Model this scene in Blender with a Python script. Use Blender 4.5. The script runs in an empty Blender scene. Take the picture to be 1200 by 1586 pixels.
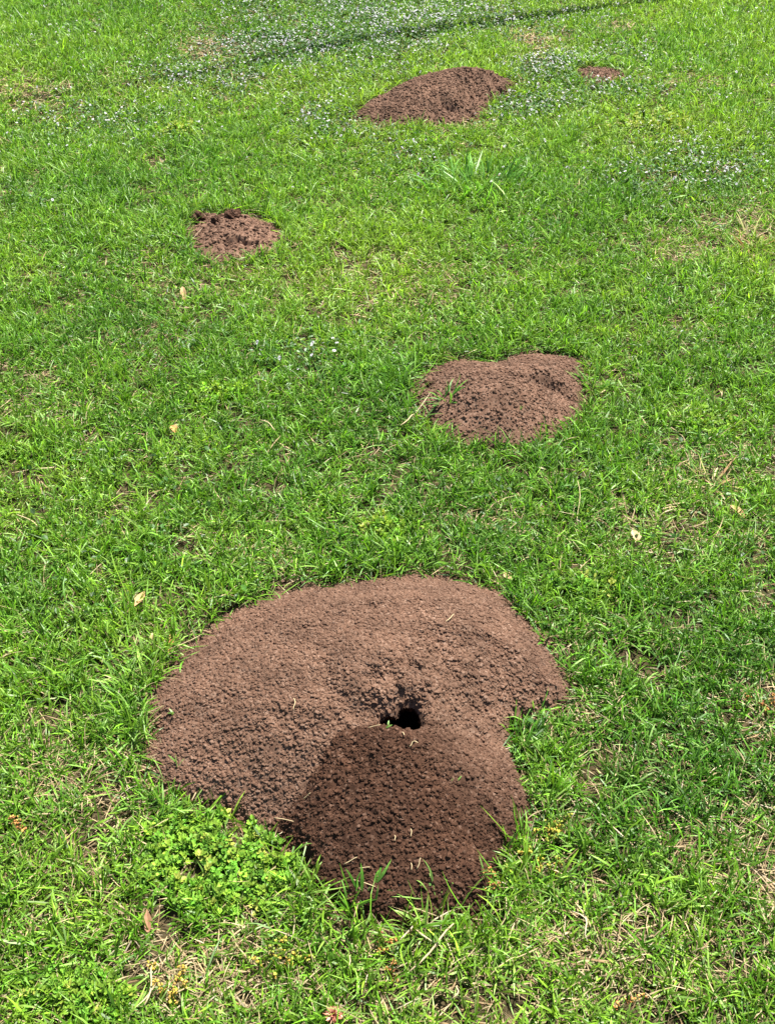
import bpy, bmesh, math, random
import numpy as np
from mathutils import Vector

# ------------------------------------------------------------------ camera, sky, sun
sc = bpy.context.scene
C = sc.collection
CAM_H, PITCH, FPX = 1.40, math.radians(38.0), 1700.0       # eye height, downward tilt, focal length in photo pixels
cam = bpy.data.cameras.new('camera'); cam_o = bpy.data.objects.new('camera', cam); C.objects.link(cam_o)
cam.sensor_fit = 'VERTICAL'; cam.sensor_height = 24.0; cam.lens = 24.0 * FPX / 1586.0
cam.clip_start = 0.02; cam.clip_end = 1000
cam_o.location = (0, 0, CAM_H); cam_o.rotation_euler = (math.pi / 2 - PITCH, 0, 0)
sc.camera = cam_o

SUN_EL, SUN_AZ = math.radians(67), math.radians(44)        # high sun, beyond the mounds and a little to the right
w = bpy.data.worlds.new('World'); sc.world = w; w.use_nodes = True
nt = w.node_tree; nt.nodes.clear()
sky = nt.nodes.new('ShaderNodeTexSky'); sky.sky_type = 'NISHITA'; sky.sun_disc = False
sky.sun_elevation = SUN_EL; sky.sun_rotation = SUN_AZ
bg = nt.nodes.new('ShaderNodeBackground'); bg.inputs['Strength'].default_value = 0.055
wo = nt.nodes.new('ShaderNodeOutputWorld')
nt.links.new(sky.outputs[0], bg.inputs[0]); nt.links.new(bg.outputs[0], wo.inputs[0])
sl = bpy.data.lights.new('sun', 'SUN'); sl.energy = 5.0; sl.angle = math.radians(0.53); sl.color = (1.0, 0.955, 0.88)
sun = bpy.data.objects.new('sun', sl); C.objects.link(sun)
SUNV = Vector((math.sin(SUN_AZ) * math.cos(SUN_EL), math.cos(SUN_AZ) * math.cos(SUN_EL), math.sin(SUN_EL)))
sun.rotation_euler = SUNV.to_track_quat('Z', 'Y').to_euler(); sun.location = SUNV * 20
sc.view_settings.view_transform = 'Standard'; sc.view_settings.look = 'None'
sc.view_settings.gamma = 1.0; sc.view_settings.exposure = 1.95
sc.view_settings.use_curve_mapping = False

rng = np.random.default_rng(7)
random.seed(7)
SP, CP = math.sin(PITCH), math.cos(PITCH)

# ------------------------------------------------------------------ helpers: ground points, noise
def G(u, v, z=0.0):
    """point of the lawn (height z) that the eye sees at u, v of the photograph"""
    X = (u - 600.0) / FPX; Y = (793.0 - v) / FPX
    dx, dy, dz = X, CP + Y * SP, -SP + Y * CP
    t = (z - CAM_H) / dz
    return np.array((dx * t, dy * t))
def proj(x, y, z=0.0):
    zz = z - CAM_H
    d = y * CP - zz * SP
    d = np.maximum(d, 0.05)
    return 600 + FPX * x / d, 793 - FPX * (y * SP + zz * CP) / d

def hit(u, v, hfun):
    """point of an uneven surface hfun(x, y) that the eye sees at u, v of the photograph"""
    zs = np.linspace(0.30, -0.03, 330)
    P = np.array([G(u, v, z) for z in zs]); h = hfun(P[:, 0], P[:, 1])
    i = int(np.argmax(zs <= h)) if (zs <= h).any() else len(zs) - 1
    return P[i]
_tabs = {}
def vnoise(x, y, seed=0):
    if seed not in _tabs: _tabs[seed] = np.random.default_rng(1000 + seed).random((256, 256))
    T = _tabs[seed]
    xi = np.floor(x).astype(np.int64); yi = np.floor(y).astype(np.int64)
    fx = x - xi; fy = y - yi
    fx = fx * fx * (3 - 2 * fx); fy = fy * fy * (3 - 2 * fy)
    a = T[xi & 255, yi & 255]; b = T[(xi + 1) & 255, yi & 255]
    c = T[xi & 255, (yi + 1) & 255]; d = T[(xi + 1) & 255, (yi + 1) & 255]
    return (a * (1 - fx) + b * fx) * (1 - fy) + (c * (1 - fx) + d * fx) * fy
def fbm(x, y, seed=0, octv=4):
    s = 0; a = 0.5; n = 0
    for k in range(octv):
        s = s + a * vnoise(x, y, seed + k); n += a; x = x * 2.03 + 11.3; y = y * 2.03 + 7.1; a *= 0.5
    return s / n
def grains(x, y, cell, seed, fill=0.8):
    """little hemispheres of jittered size, as heights"""
    r0 = np.random.default_rng(5000 + seed)
    jx = r0.random((256, 256)); jy = r0.random((256, 256)); jr = r0.random((256, 256)); jk = r0.random((256, 256))
    xs = x / cell; ys = y / cell
    xi = np.floor(xs).astype(np.int64); yi = np.floor(ys).astype(np.int64)
    out = np.zeros_like(xs)
    for a in (-1, 0, 1):
        for b in (-1, 0, 1):
            ci = (xi + a) & 255; cj = (yi + b) & 255
            px = xi + a + jx[ci, cj]; py = yi + b + jy[ci, cj]
            r = np.where(jk[ci, cj] < fill, 0.22 + 0.42 * jr[ci, cj], 0.0)
            d2 = (xs - px) ** 2 + (ys - py) ** 2
            out = np.maximum(out, np.maximum(r * r - d2, 0) / np.maximum(r, 0.05))
    return out * cell
def gz(x, y):
    """gentle unevenness of the lawn"""
    return 0.012 * np.sin(1.9 * x + 0.6) * np.sin(1.6 * y + 0.3) + 0.007 * np.sin(4.3 * x - 2.1 * y) - 0.006
def sstep(a, b, x):
    t = np.clip((x - a) / (b - a), 0, 1); return t * t * (3 - 2 * t)

def closed_curve(P, n=160):
    P = np.asarray(P, float); m = len(P); out = []
    for i in range(m):
        p0, p1, p2, p3 = P[i - 1], P[i], P[(i + 1) % m], P[(i + 2) % m]
        for t in np.linspace(0, 1, max(2, n // m), endpoint=False):
            out.append(0.5 * ((2 * p1) + (-p0 + p2) * t + (2 * p0 - 5 * p1 + 4 * p2 - p3) * t * t + (-p0 + 3 * p1 - 3 * p2 + p3) * t ** 3))
    return np.array(out)
def sdist(poly, x, y):
    """signed distance, positive inside"""
    sh = x.shape; x = x.ravel(); y = y.ravel()
    d2 = np.full(x.shape, 1e9); ins = np.zeros(x.shape, bool)
    for i in range(len(poly)):
        a = poly[i - 1]; b = poly[i]; e = b - a
        t = np.clip(((x - a[0]) * e[0] + (y - a[1]) * e[1]) / max(e @ e, 1e-12), 0, 1)
        d2 = np.minimum(d2, (x - a[0] - t * e[0]) ** 2 + (y - a[1] - t * e[1]) ** 2)
        c = (a[1] > y) != (b[1] > y)
        with np.errstate(divide='ignore', invalid='ignore'):
            xc = a[0] + (y - a[1]) * e[0] / e[1]
        ins ^= c & (x < xc)
    return (np.where(ins, 1, -1) * np.sqrt(d2)).reshape(sh)
class Field:
    """a function sampled on a grid, read back bilinearly"""
    def __init__(s, x0, x1, y0, y1, step, fn):
        s.x0, s.y0, s.h = x0, y0, step
        s.xs = np.arange(x0, x1 + step, step); s.ys = np.arange(y0, y1 + step, step)
        X, Y = np.meshgrid(s.xs, s.ys, indexing='ij'); s.v = fn(X, Y)
    def __call__(s, x, y):
        fx = np.clip((x - s.x0) / s.h, 0, len(s.xs) - 1.001); fy = np.clip((y - s.y0) / s.h, 0, len(s.ys) - 1.001)
        i = fx.astype(int); j = fy.astype(int); fx = fx - i; fy = fy - j; v = s.v
        return (v[i, j] * (1 - fx) + v[i + 1, j] * fx) * (1 - fy) + (v[i, j + 1] * (1 - fx) + v[i + 1, j + 1] * fx) * fy

# ------------------------------------------------------------------ helpers: objects
def link(o, parent=None):
    C.objects.link(o)
    if parent is not None: o.parent = parent
    return o
def empty(name, loc=(0, 0, 0)):
    o = bpy.data.objects.new(name, None); o.location = loc; o.empty_display_size = 0.05
    return link(o)
def tag(o, label=None, cat=None, group=None, kind=None):
    if label: o['label'] = label
    if cat: o['category'] = cat
    if group: o['group'] = group
    if kind: o['kind'] = kind
    return o
def mesh_obj(name, V, loops, totals, mats, parent=None, cols=None, midx=None, smooth=False, attrs=None, loc=None):
    V = np.asarray(V, np.float32)
    if loc is not None: V = V - np.asarray(loc, np.float32)
    me = bpy.data.meshes.new(name)
    loops = np.asarray(loops, np.int32).ravel(); totals = np.asarray(totals, np.int32)
    starts = np.concatenate(([0], np.cumsum(totals)[:-1])).astype(np.int32)
    me.vertices.add(len(V)); me.vertices.foreach_set('co', V.ravel())
    me.loops.add(len(loops)); me.loops.foreach_set('vertex_index', loops)
    me.polygons.add(len(totals)); me.polygons.foreach_set('loop_start', starts); me.polygons.foreach_set('loop_total', totals)
    if midx is not None: me.polygons.foreach_set('material_index', np.asarray(midx, np.int32))
    me.polygons.foreach_set('use_smooth', np.full(len(totals), smooth, bool))
    for m in (mats if isinstance(mats, (list, tuple)) else [mats]): me.materials.append(m)
    if cols is not None:
        a = me.color_attributes.new('Col', 'FLOAT_COLOR', 'POINT')
        c4 = np.ones((len(V), 4), np.float32); c4[:, :3] = cols
        a.data.foreach_set('color', c4.ravel())
    for k, vals in (attrs or {}).items():
        a = me.attributes.new(k, 'FLOAT', 'POINT'); a.data.foreach_set('value', np.asarray(vals, np.float32).ravel())
    me.update(calc_edges=True)
    o = bpy.data.objects.new(name, me)
    if loc is not None and parent is None: o.location = loc
    return link(o, parent)

class Bag:
    """collects polygons of any kind into one mesh"""
    def __init__(s): s.V = []; s.L = []; s.T = []; s.c = []; s.m = []; s.n = 0
    def add(s, V, loops, totals, col, mi=0):
        V = np.asarray(V, float); k = len(V)
        s.V.append(V); s.L.append(np.asarray(loops).ravel() + s.n); s.T.append(np.asarray(totals).ravel())
        col = np.asarray(col, float); s.c.append(np.broadcast_to(col, (k, 3)) if col.ndim == 1 else col)
        s.m.append(np.full(len(s.T[-1]), mi)); s.n += k
    def build(s, name, mats, parent=None, smooth=False, loc=None):
        return mesh_obj(name, np.concatenate(s.V), np.concatenate(s.L), np.concatenate(s.T), mats, parent, np.concatenate(s.c), np.concatenate(s.m), smooth, None, loc)

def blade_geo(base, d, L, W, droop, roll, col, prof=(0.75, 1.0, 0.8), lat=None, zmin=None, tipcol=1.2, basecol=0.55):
    """flat bent blades: base (N,3), unit direction d, length, width, droop; returns V, loops, totals, colours"""
    N = len(base); S = len(prof)
    up = np.array((0, 0, 1.0))
    side = np.cross(d, up); side /= np.linalg.norm(side, axis=1, keepdims=True) + 1e-9
    nrm = np.cross(side, d)
    s = side * np.cos(roll)[:, None] + nrm * np.sin(roll)[:, None]
    if lat is None: lat = np.zeros(N)
    rows = []; cr = []
    for k in range(S + 1):
        t = k / S
        p = base + d * (L * t)[:, None] + side * (lat * L * t * t)[:, None]
        p[:, 2] -= droop * L * t * t
        if zmin is not None: p[:, 2] = np.maximum(p[:, 2], zmin + 0.002 + 0.002 * t)
        cc = col * (basecol + (tipcol - basecol) * t)  # darker towards the base: shade between the blades put into the colour
        if k < S:
            hw = (W * prof[k] * 0.5)[:, None]
            rows += [p - s * hw, p + s * hw]; cr += [cc, cc]
        else:
            rows.append(p); cr.append(cc)
    nv = 2 * S + 1
    V = np.stack(rows, 1).reshape(-1, 3); col = np.stack(cr, 1).reshape(-1, 3)
    one = []; tt = []
    for k in range(S - 1): one += [2 * k, 2 * k + 1, 2 * k + 3, 2 * k + 2]; tt.append(4)
    one += [2 * S - 2, 2 * S - 1, 2 * S]; tt.append(3)
    loops = (np.arange(N)[:, None] * nv + np.array(one)[None]).ravel()
    return V, loops, np.tile(tt, N), col
def dirs(az, el):
    return np.stack((np.cos(az) * np.cos(el), np.sin(az) * np.cos(el), np.sin(el)), -1)

def tube(bag, pts, rad, col, n=6, mi=0, cap=True):
    pts = np.asarray(pts, float); m = len(pts); rad = np.broadcast_to(np.asarray(rad, float), (m,))
    V = []
    for i in range(m):
        t = pts[min(i + 1, m - 1)] - pts[max(i - 1, 0)]; t = t / (np.linalg.norm(t) + 1e-12)
        a = np.cross(t, (0, 0, 1.0) if abs(t[2]) < 0.9 else (1.0, 0, 0)); a /= np.linalg.norm(a); b = np.cross(t, a)
        for k in range(n):
            q = 2 * math.pi * k / n; V.append(pts[i] + rad[i] * (a * math.cos(q) + b * math.sin(q)))
    L = []; T = []
    for i in range(m - 1):
        for k in range(n):
            k2 = (k + 1) % n; L += [i * n + k, i * n + k2, (i + 1) * n + k2, (i + 1) * n + k]; T.append(4)
    if cap: L += list(range(n))[::-1]; T.append(n); L += [(m - 1) * n + k for k in range(n)]; T.append(n)
    bag.add(V, L, T, col, mi)

_ico = {}
def ico(sub):
    if sub not in _ico:
        bm = bmesh.new(); bmesh.ops.create_icosphere(bm, subdivisions=sub, radius=1.0)
        bm.verts.ensure_lookup_table()
        _ico[sub] = (np.array([v.co[:] for v in bm.verts]), np.array([[v.index for v in f.verts] for f in bm.faces])); bm.free()
    return _ico[sub]
def blobs(P, R, sub, col, rg, rough=0.28, flat=0.8):
    """angular lumps at P with radius R"""
    V0, F0 = ico(sub); N = len(P)
    q = rg.normal(size=(N, 4)); q /= np.linalg.norm(q, axis=1, keepdims=True)
    a, b, c, d = q.T
    M = np.stack([1 - 2 * (c * c + d * d), 2 * (b * c - a * d), 2 * (b * d + a * c), 2 * (b * c + a * d), 1 - 2 * (b * b + d * d), 2 * (c * d - a * b), 2 * (b * d - a * c), 2 * (c * d + a * b), 1 - 2 * (b * b + c * c)], 1).reshape(N, 3, 3)
    sc_ = np.stack((rg.uniform(0.75, 1.25, N), rg.uniform(0.7, 1.1, N), rg.uniform(0.6, 1.0, N)), 1)
    V = V0[None] * sc_[:, None] * (1 + rough * rg.uniform(-1, 1, (N, len(V0), 1)))
    V = np.einsum('nij,nvj->nvi', M, V); V[:, :, 2] *= flat
    V = V * R[:, None, None] + P[:, None]
    F = (np.arange(N)[:, None, None] * len(V0) + F0[None]).reshape(-1)
    return V.reshape(-1, 3), F, np.full(N * len(F0), 3), np.repeat(col, len(V0), 0)

# ------------------------------------------------------------------ materials
def new_mat(name):
    m = bpy.data.materials.new(name); m.use_nodes = True; nt = m.node_tree; nt.nodes.clear()
    return m, nt, nt.nodes.new('ShaderNodeOutputMaterial')
def leaf_mat(name, transl=0.42, rough=0.5, spec=0.35, tint=(1.25, 1.3, 0.7), nscale=90.0):
    """thin leaf: colour from the plant, a little mottled, light passes through it"""
    m, nt, out = new_mat(name); N, Lk = nt.nodes, nt.links
    at = N.new('ShaderNodeAttribute'); at.attribute_name = 'Col'
    no = N.new('ShaderNodeTexNoise'); no.inputs['Scale'].default_value = nscale; no.inputs['Detail'].default_value = 2
    tc = N.new('ShaderNodeTexCoord'); Lk.new(tc.outputs['Object'], no.inputs['Vector'])
    mr = N.new('ShaderNodeMapRange'); mr.inputs['To Min'].default_value = 0.72; mr.inputs['To Max'].default_value = 1.28
    Lk.new(no.outputs['Fac'], mr.inputs['Value'])
    mu = N.new('ShaderNodeVectorMath'); mu.operation = 'SCALE'; Lk.new(at.outputs['Color'], mu.inputs[0]); Lk.new(mr.outputs[0], mu.inputs['Scale'])
    pb = N.new('ShaderNodeBsdfPrincipled'); pb.inputs['Roughness'].default_value = rough; pb.inputs['Specular IOR Level'].default_value = spec
    Lk.new(mu.outputs[0], pb.inputs['Base Color'])
    tv = N.new('ShaderNodeVectorMath'); tv.operation = 'MULTIPLY'; tv.inputs[1].default_value = tint; Lk.new(mu.outputs[0], tv.inputs[0])
    tr = N.new('ShaderNodeBsdfTranslucent'); Lk.new(tv.outputs[0], tr.inputs['Color'])
    mx = N.new('ShaderNodeMixShader'); mx.inputs[0].default_value = transl
    Lk.new(pb.outputs[0], mx.inputs[1]); Lk.new(tr.outputs[0], mx.inputs[2]); Lk.new(mx.outputs[0], out.inputs[0])
    return m
def soil_mat(name):
    """crumbly red-brown earth; 'Damp' darkens moist soil and holds the painted shade of spill and burrow"""
    m, nt, out = new_mat(name); N, Lk = nt.nodes, nt.links
    tc = N.new('ShaderNodeTexCoord')
    def noise(scale, det, rough=0.6):
        n = N.new('ShaderNodeTexNoise'); n.inputs['Scale'].default_value = scale; n.inputs['Detail'].default_value = det; n.inputs['Roughness'].default_value = rough
        Lk.new(tc.outputs['Object'], n.inputs['Vector']); return n
    def ramp(src, stops):
        r = N.new('ShaderNodeValToRGB'); Lk.new(src, r.inputs[0])
        while len(r.color_ramp.elements) < len(stops): r.color_ramp.elements.new(0.5)
        for e, (p, c) in zip(r.color_ramp.elements, stops): e.position = p; e.color = (*c, 1)
        return r
    vo = N.new('ShaderNodeTexVoronoi'); vo.inputs['Scale'].default_value = 260.0; Lk.new(tc.outputs['Object'], vo.inputs['Vector'])
    vs = N.new('ShaderNodeSeparateColor'); Lk.new(vo.outputs['Color'], vs.inputs[0])
    dry = ramp(vs.outputs[0], [(0.0, (0.074, 0.0400, 0.0254)), (0.45, (0.090, 0.0508, 0.0330)), (0.85, (0.107, 0.0630, 0.0420)), (1.0, (0.145, 0.093, 0.066))])
    damp = ramp(vs.outputs[0], [(0.0, (0.024, 0.0108, 0.0060)), (0.5, (0.036, 0.0170, 0.0096)), (0.9, (0.050, 0.0245, 0.0142)), (1.0, (0.085, 0.050, 0.034))])  # moist tone that also holds the shade of spill and burrow
    at = N.new('ShaderNodeAttribute'); at.attribute_name = 'DampShade'
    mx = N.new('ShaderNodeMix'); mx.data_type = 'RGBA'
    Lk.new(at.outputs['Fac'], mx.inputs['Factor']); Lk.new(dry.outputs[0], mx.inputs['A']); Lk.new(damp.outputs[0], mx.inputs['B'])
    n1 = noise(14, 4); mr = N.new('ShaderNodeMapRange'); mr.inputs['From Min'].default_value = 0.3; mr.inputs['From Max'].default_value = 0.7
    mr.inputs['To Min'].default_value = 0.74; mr.inputs['To Max'].default_value = 1.2; Lk.new(n1.outputs['Fac'], mr.inputs['Value'])
    sc1 = N.new('ShaderNodeVectorMath'); sc1.operation = 'SCALE'; Lk.new(mx.outputs['Result'], sc1.inputs[0]); Lk.new(mr.outputs[0], sc1.inputs['Scale'])
    pb = N.new('ShaderNodeBsdfPrincipled'); pb.inputs['Roughness'].default_value = 0.95; pb.inputs['Specular IOR Level'].default_value = 0.12
    Lk.new(sc1.outputs[0], pb.inputs['Base Color'])
    n2 = noise(420, 5, 0.7); bp = N.new('ShaderNodeBump'); bp.inputs['Strength'].default_value = 0.45; bp.inputs['Distance'].default_value = 0.0015
    Lk.new(n2.outputs['Fac'], bp.inputs['Height']); Lk.new(bp.outputs[0], pb.inputs['Normal'])
    Lk.new(pb.outputs[0], out.inputs[0])
    return m
def ground_mat():
    m, nt, out = new_mat('lawn_soil'); N, Lk = nt.nodes, nt.links
    tc = N.new('ShaderNodeTexCoord')
    n1 = N.new('ShaderNodeTexNoise'); n1.inputs['Scale'].default_value = 60; n1.inputs['Detail'].default_value = 5; Lk.new(tc.outputs['Object'], n1.inputs['Vector'])
    r1 = N.new('ShaderNodeValToRGB'); Lk.new(n1.outputs['Fac'], r1.inputs[0])
    e = r1.color_ramp.elements; e[0].position = 0.3; e[0].color = (0.012, 0.010, 0.005, 1); e[1].position = 0.75; e[1].color = (0.060, 0.046, 0.024, 1)
    # beyond the modelled blades the lawn itself is green
    n2 = N.new('ShaderNodeTexNoise'); n2.inputs['Scale'].default_value = 2.5; n2.inputs['Detail'].default_value = 8; Lk.new(tc.outputs['Object'], n2.inputs['Vector'])
    r2 = N.new('ShaderNodeValToRGB'); Lk.new(n2.outputs['Fac'], r2.inputs[0])
    e = r2.color_ramp.elements; e[0].position = 0.3; e[0].color = (0.03, 0.075, 0.010, 1); e[1].position = 0.7; e[1].color = (0.10, 0.17, 0.03, 1)
    ln = N.new('ShaderNodeVectorMath'); ln.operation = 'LENGTH'; Lk.new(tc.outputs['Object'], ln.inputs[0])
    mr = N.new('ShaderNodeMapRange'); mr.inputs['From Min'].default_value = 7.0; mr.inputs['From Max'].default_value = 8.2; Lk.new(ln.outputs['Value'], mr.inputs['Value'])
    mx = N.new('ShaderNodeMix'); mx.data_type = 'RGBA'; Lk.new(mr.outputs[0], mx.inputs['Factor']); Lk.new(r1.outputs[0], mx.inputs['A']); Lk.new(r2.outputs[0], mx.inputs['B'])
    pb = N.new('ShaderNodeBsdfPrincipled'); pb.inputs['Roughness'].default_value = 1.0; pb.inputs['Specular IOR Level'].default_value = 0.05
    Lk.new(mx.outputs['Result'], pb.inputs['Base Color'])
    bp = N.new('ShaderNodeBump'); bp.inputs['Distance'].default_value = 0.006; Lk.new(n1.outputs['Fac'], bp.inputs['Height']); Lk.new(bp.outputs[0], pb.inputs['Normal'])
    Lk.new(pb.outputs[0], out.inputs[0]); return m
def wood_mat():
    m, nt, out = new_mat('weathered_wood'); N, Lk = nt.nodes, nt.links
    tc = N.new('ShaderNodeTexCoord'); mp = N.new('ShaderNodeMapping'); mp.inputs['Scale'].default_value = (30, 30, 3); Lk.new(tc.outputs['Object'], mp.inputs[0])
    n = N.new('ShaderNodeTexNoise'); n.inputs['Detail'].default_value = 6; Lk.new(mp.outputs[0], n.inputs['Vector'])
    r = N.new('ShaderNodeValToRGB'); Lk.new(n.outputs['Fac'], r.inputs[0]); e = r.color_ramp.elements
    e[0].position = 0.3; e[0].color = (0.09, 0.065, 0.045, 1); e[1].position = 0.7; e[1].color = (0.26, 0.21, 0.16, 1)
    pb = N.new('ShaderNodeBsdfPrincipled'); pb.inputs['Roughness'].default_value = 0.85; Lk.new(r.outputs[0], pb.inputs['Base Color']); Lk.new(pb.outputs[0], out.inputs[0])
    return m
M_GRASS = leaf_mat('grass_blade', 0.40, 0.45, 0.32)
M_STRAW = leaf_mat('dry_straw', 0.25, 0.7, 0.2, (1.1, 1.0, 0.85))
M_LEAF = leaf_mat('weed_leaf', 0.40, 0.45, 0.35)
M_PETAL = leaf_mat('petal', 0.25, 0.6, 0.2, (1, 1, 1), 300.0)
M_SOIL = soil_mat('red_brown_soil')
M_WOOD = wood_mat()

# ------------------------------------------------------------------ ground
def axis(near0, near1, step, far):
    a = list(np.arange(near0, near1 + 1e-6, step)); s = step; lo = near0; hi = near1
    while hi < far: s *= 1.5; hi += s; lo -= s; a = [lo] + a + [hi]
    return np.array(a)
gx = axis(-3.2, 3.2, 0.06, 150); gy = axis(-0.6, 8.6, 0.06, 150)
GX, GY = np.meshgrid(gx, gy, indexing='ij')
GZ = gz(GX, GY) * np.exp(-np.maximum(np.hypot(GX, GY - 4) - 8, 0) / 3)
nx, ny = GX.shape; idx = np.arange(nx * ny).reshape(nx, ny)
F = np.stack((idx[:-1, :-1], idx[1:, :-1], idx[1:, 1:], idx[:-1, 1:]), -1).reshape(-1, 4)
tag(mesh_obj('ground', np.stack((GX, GY, GZ), -1).reshape(-1, 3), F, np.full(len(F), 4), ground_mat(), smooth=True), kind='structure')

# ------------------------------------------------------------------ soil mounds
MOUNDS = []       # (outline polygon, height function) for the planting below

def heightfield(name, x0, x1, y0, y1, step, hfun, keep, parent, loc, damp=None):
    xs = np.arange(x0, x1, step); ys = np.arange(y0, y1, step)
    X, Y = np.meshgrid(xs, ys, indexing='ij')
    Z = hfun(X, Y); K = keep(X, Y)
    D = damp(X, Y) if damp is not None else np.zeros_like(X)
    nx, ny = X.shape; idx = np.arange(nx * ny).reshape(nx, ny)
    ok = K[:-1, :-1] & K[1:, :-1] & K[1:, 1:] & K[:-1, 1:]
    F = np.stack((idx[:-1, :-1], idx[1:, :-1], idx[1:, 1:], idx[:-1, 1:]), -1)[ok]
    used = np.zeros(nx * ny, bool); used[F.ravel()] = True
    remap = np.cumsum(used) - 1
    V = np.stack((X, Y, Z), -1).reshape(-1, 3)[used]
    return mesh_obj(name, V, remap[F], np.full(len(F), 4), M_SOIL, parent, None, None, True, {'DampShade': D.ravel()[used]}, loc)

def mound(outline, crest, H, label, step, seed, bumps=(), grooves=(), grain=((0.0085, 0.07), (0.0044, 0.18)), lump=0.006, power=1.8,
          crumbs=2000, crumb_r=(0.0012, 0.0042), hole=None, fan=None, rubble=(), edge=0.006, grow=1.05, conv=0.55):
    poly = closed_curve([G(*p) for p in outline])
    c = np.asarray(crest); pc = poly.mean(0); poly = pc + (poly - pc) * grow
    lo = poly.min(0) - 0.055; hi = poly.max(0) + 0.055
    cz = float(gz(c[0], c[1]))
    loc = (float(c[0]), float(c[1]), cz)
    root = empty('soil_mound', loc); tag(root, label, 'soil mound', 'mounds of dug soil on the lawn')
    SD = Field(lo[0], hi[0], lo[1], hi[1], 0.004, lambda X, Y: sdist(poly, X, Y))
    # share of the way from crest to rim, by direction
    ang = np.arctan2(poly[:, 1] - c[1], poly[:, 0] - c[0]); rad = np.hypot(poly[:, 0] - c[0], poly[:, 1] - c[1])
    o = np.argsort(ang); ang = ang[o]; rad = rad[o]
    A = np.concatenate((ang - 2 * math.pi, ang, ang + 2 * math.pi)); R = np.tile(rad, 3)
    def rho(X, Y):
        return np.hypot(X - c[0], Y - c[1]) / np.interp(np.arctan2(Y - c[1], X - c[0]), A, R)
    use_hole = []
    def smooth_h(X, Y):
        d = SD(X, Y) + edge * 2.4 * (fbm(X * 40, Y * 40, seed + 31, 3) - 0.5) * 2
        r = np.clip(rho(X, Y), 0, 1.4)
        h = H * (conv * (1 - r ** power) + (1 - conv) * (1 - np.sqrt(r * r + 0.004)))
        h = np.where(d > 0, np.minimum(np.maximum(h, 0), 0.012 + d * 0.62) * sstep(0.0, 0.02, d), 0)
        for (bx, by, sx, sy, rot, amp) in bumps:
            cr, sr = math.cos(rot), math.sin(rot)
            dx = X - bx; dy = Y - by
            h = h + amp * np.exp(-((dx * cr + dy * sr) / sx) ** 2 - ((-dx * sr + dy * cr) / sy) ** 2) * sstep(0, 0.03, d)
        for (pts, wd, amp) in grooves:
            P = np.asarray(pts); dd = np.full(X.shape, 1e9)
            for i in range(len(P) - 1):
                a = P[i]; e = P[i + 1] - a
                t = np.clip(((X - a[0]) * e[0] + (Y - a[1]) * e[1]) / (e @ e), 0, 1)
                dd = np.minimum(dd, np.hypot(X - a[0] - t * e[0], Y - a[1] - t * e[1]))
            h = h + amp * np.exp(-(dd / wd) ** 2) * (0.6 + 0.8 * vnoise(X * 60, Y * 60, seed + 3))
        h = h + lump * 2 * (fbm(X * 22, Y * 22, seed + 11, 3) - 0.5) * sstep(0, 0.04, d)
        if use_hole:
            hd = HD(X, Y); h = h - 0.014 * np.exp(-np.maximum(-hd, 0) / 0.010)
        return np.where(d > -0.001, h, -0.02 + np.clip(d, -0.05, 0) * 0.5) + gz(X, Y)
    def fine(X, Y, h):
        d = SD(X, Y)
        wp = (fbm(X * 120, Y * 120, seed + 50, 2) - 0.5) * 0.004
        for k, (cell, amp) in enumerate(grain):
            patch = 0.45 + 0.9 * sstep(0.35, 0.7, fbm(X * 9, Y * 9, seed + 60 + k, 3))
            h = h + grains(X + wp, Y - wp, cell, seed + k, 0.6 if k == 0 else 0.9) * amp * (patch if k == 0 else 1)
        return h + 0.0016 * (fbm(X * 300, Y * 300, seed + 70, 2) - 0.5)
    flat_h = smooth_h
    if hole is not None:
        hp = closed_curve([hit(p[0], p[1], flat_h) for p in hole['outline']], 80)
        HD = Field(lo[0], hi[0], lo[1], hi[1], 0.004, lambda X, Y: sdist(hp, X, Y))
        HDx = lambda X, Y: sdist(hp, X, Y)
        use_hole.append(1)
    # freshly thrown damp soil before the hole, its self-shade put into the colour
    def hmain(X, Y): return fine(X, Y, smooth_h(X, Y))
    def keep(X, Y):
        k = SD(X, Y) > -0.012
        if hole is not None: k &= HDx(X, Y) < 0.0
        return k
    heightfield('soil_heap', lo[0], hi[0], lo[1], hi[1], step, hmain, keep, root, loc)
    top = smooth_h; damp_shade = None
    if fan is not None:
        fp = closed_curve([hit(p[0], p[1], smooth_h) if p[2] > 0 else G(p[0], p[1]) for p in fan['outline']], 120)
        FD = Field(lo[0], hi[0], lo[1], hi[1], 0.003, lambda X, Y: sdist(fp, X, Y))
        def hfan(X, Y):
            d = FD(X, Y) + 0.003 * (fbm(X * 60, Y * 60, 77, 3) - 0.5) * 2
            return smooth_h(X, Y) + 0.016 * sstep(0.0, 0.030, d) + np.where(d < 0.002, (d - 0.002) * 1.2, 0)
        def damp_shade(X, Y):  # moisture fading to the right, with the left flank's self-shade painted in
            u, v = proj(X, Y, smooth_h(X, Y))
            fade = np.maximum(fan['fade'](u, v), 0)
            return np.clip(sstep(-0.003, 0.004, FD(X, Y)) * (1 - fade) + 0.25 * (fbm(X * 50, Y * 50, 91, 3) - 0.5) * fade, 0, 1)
        fl = fp.min(0) - 0.02; fh = fp.max(0) + 0.02
        def fkeep(X, Y):
            k = FD(X, Y) > -0.012
            if hole is not None: k &= HDx(X, Y) < 0.0
            return k
        heightfield('damp_shaded_soil', fl[0], fh[0], fl[1], fh[1], step, lambda X, Y: fine(X, Y, hfan(X, Y)), fkeep, root, loc, damp_shade)
        top = lambda X, Y: np.maximum(smooth_h(X, Y), np.where(FD(X, Y) > 0, hfan(X, Y), -1))
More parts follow.
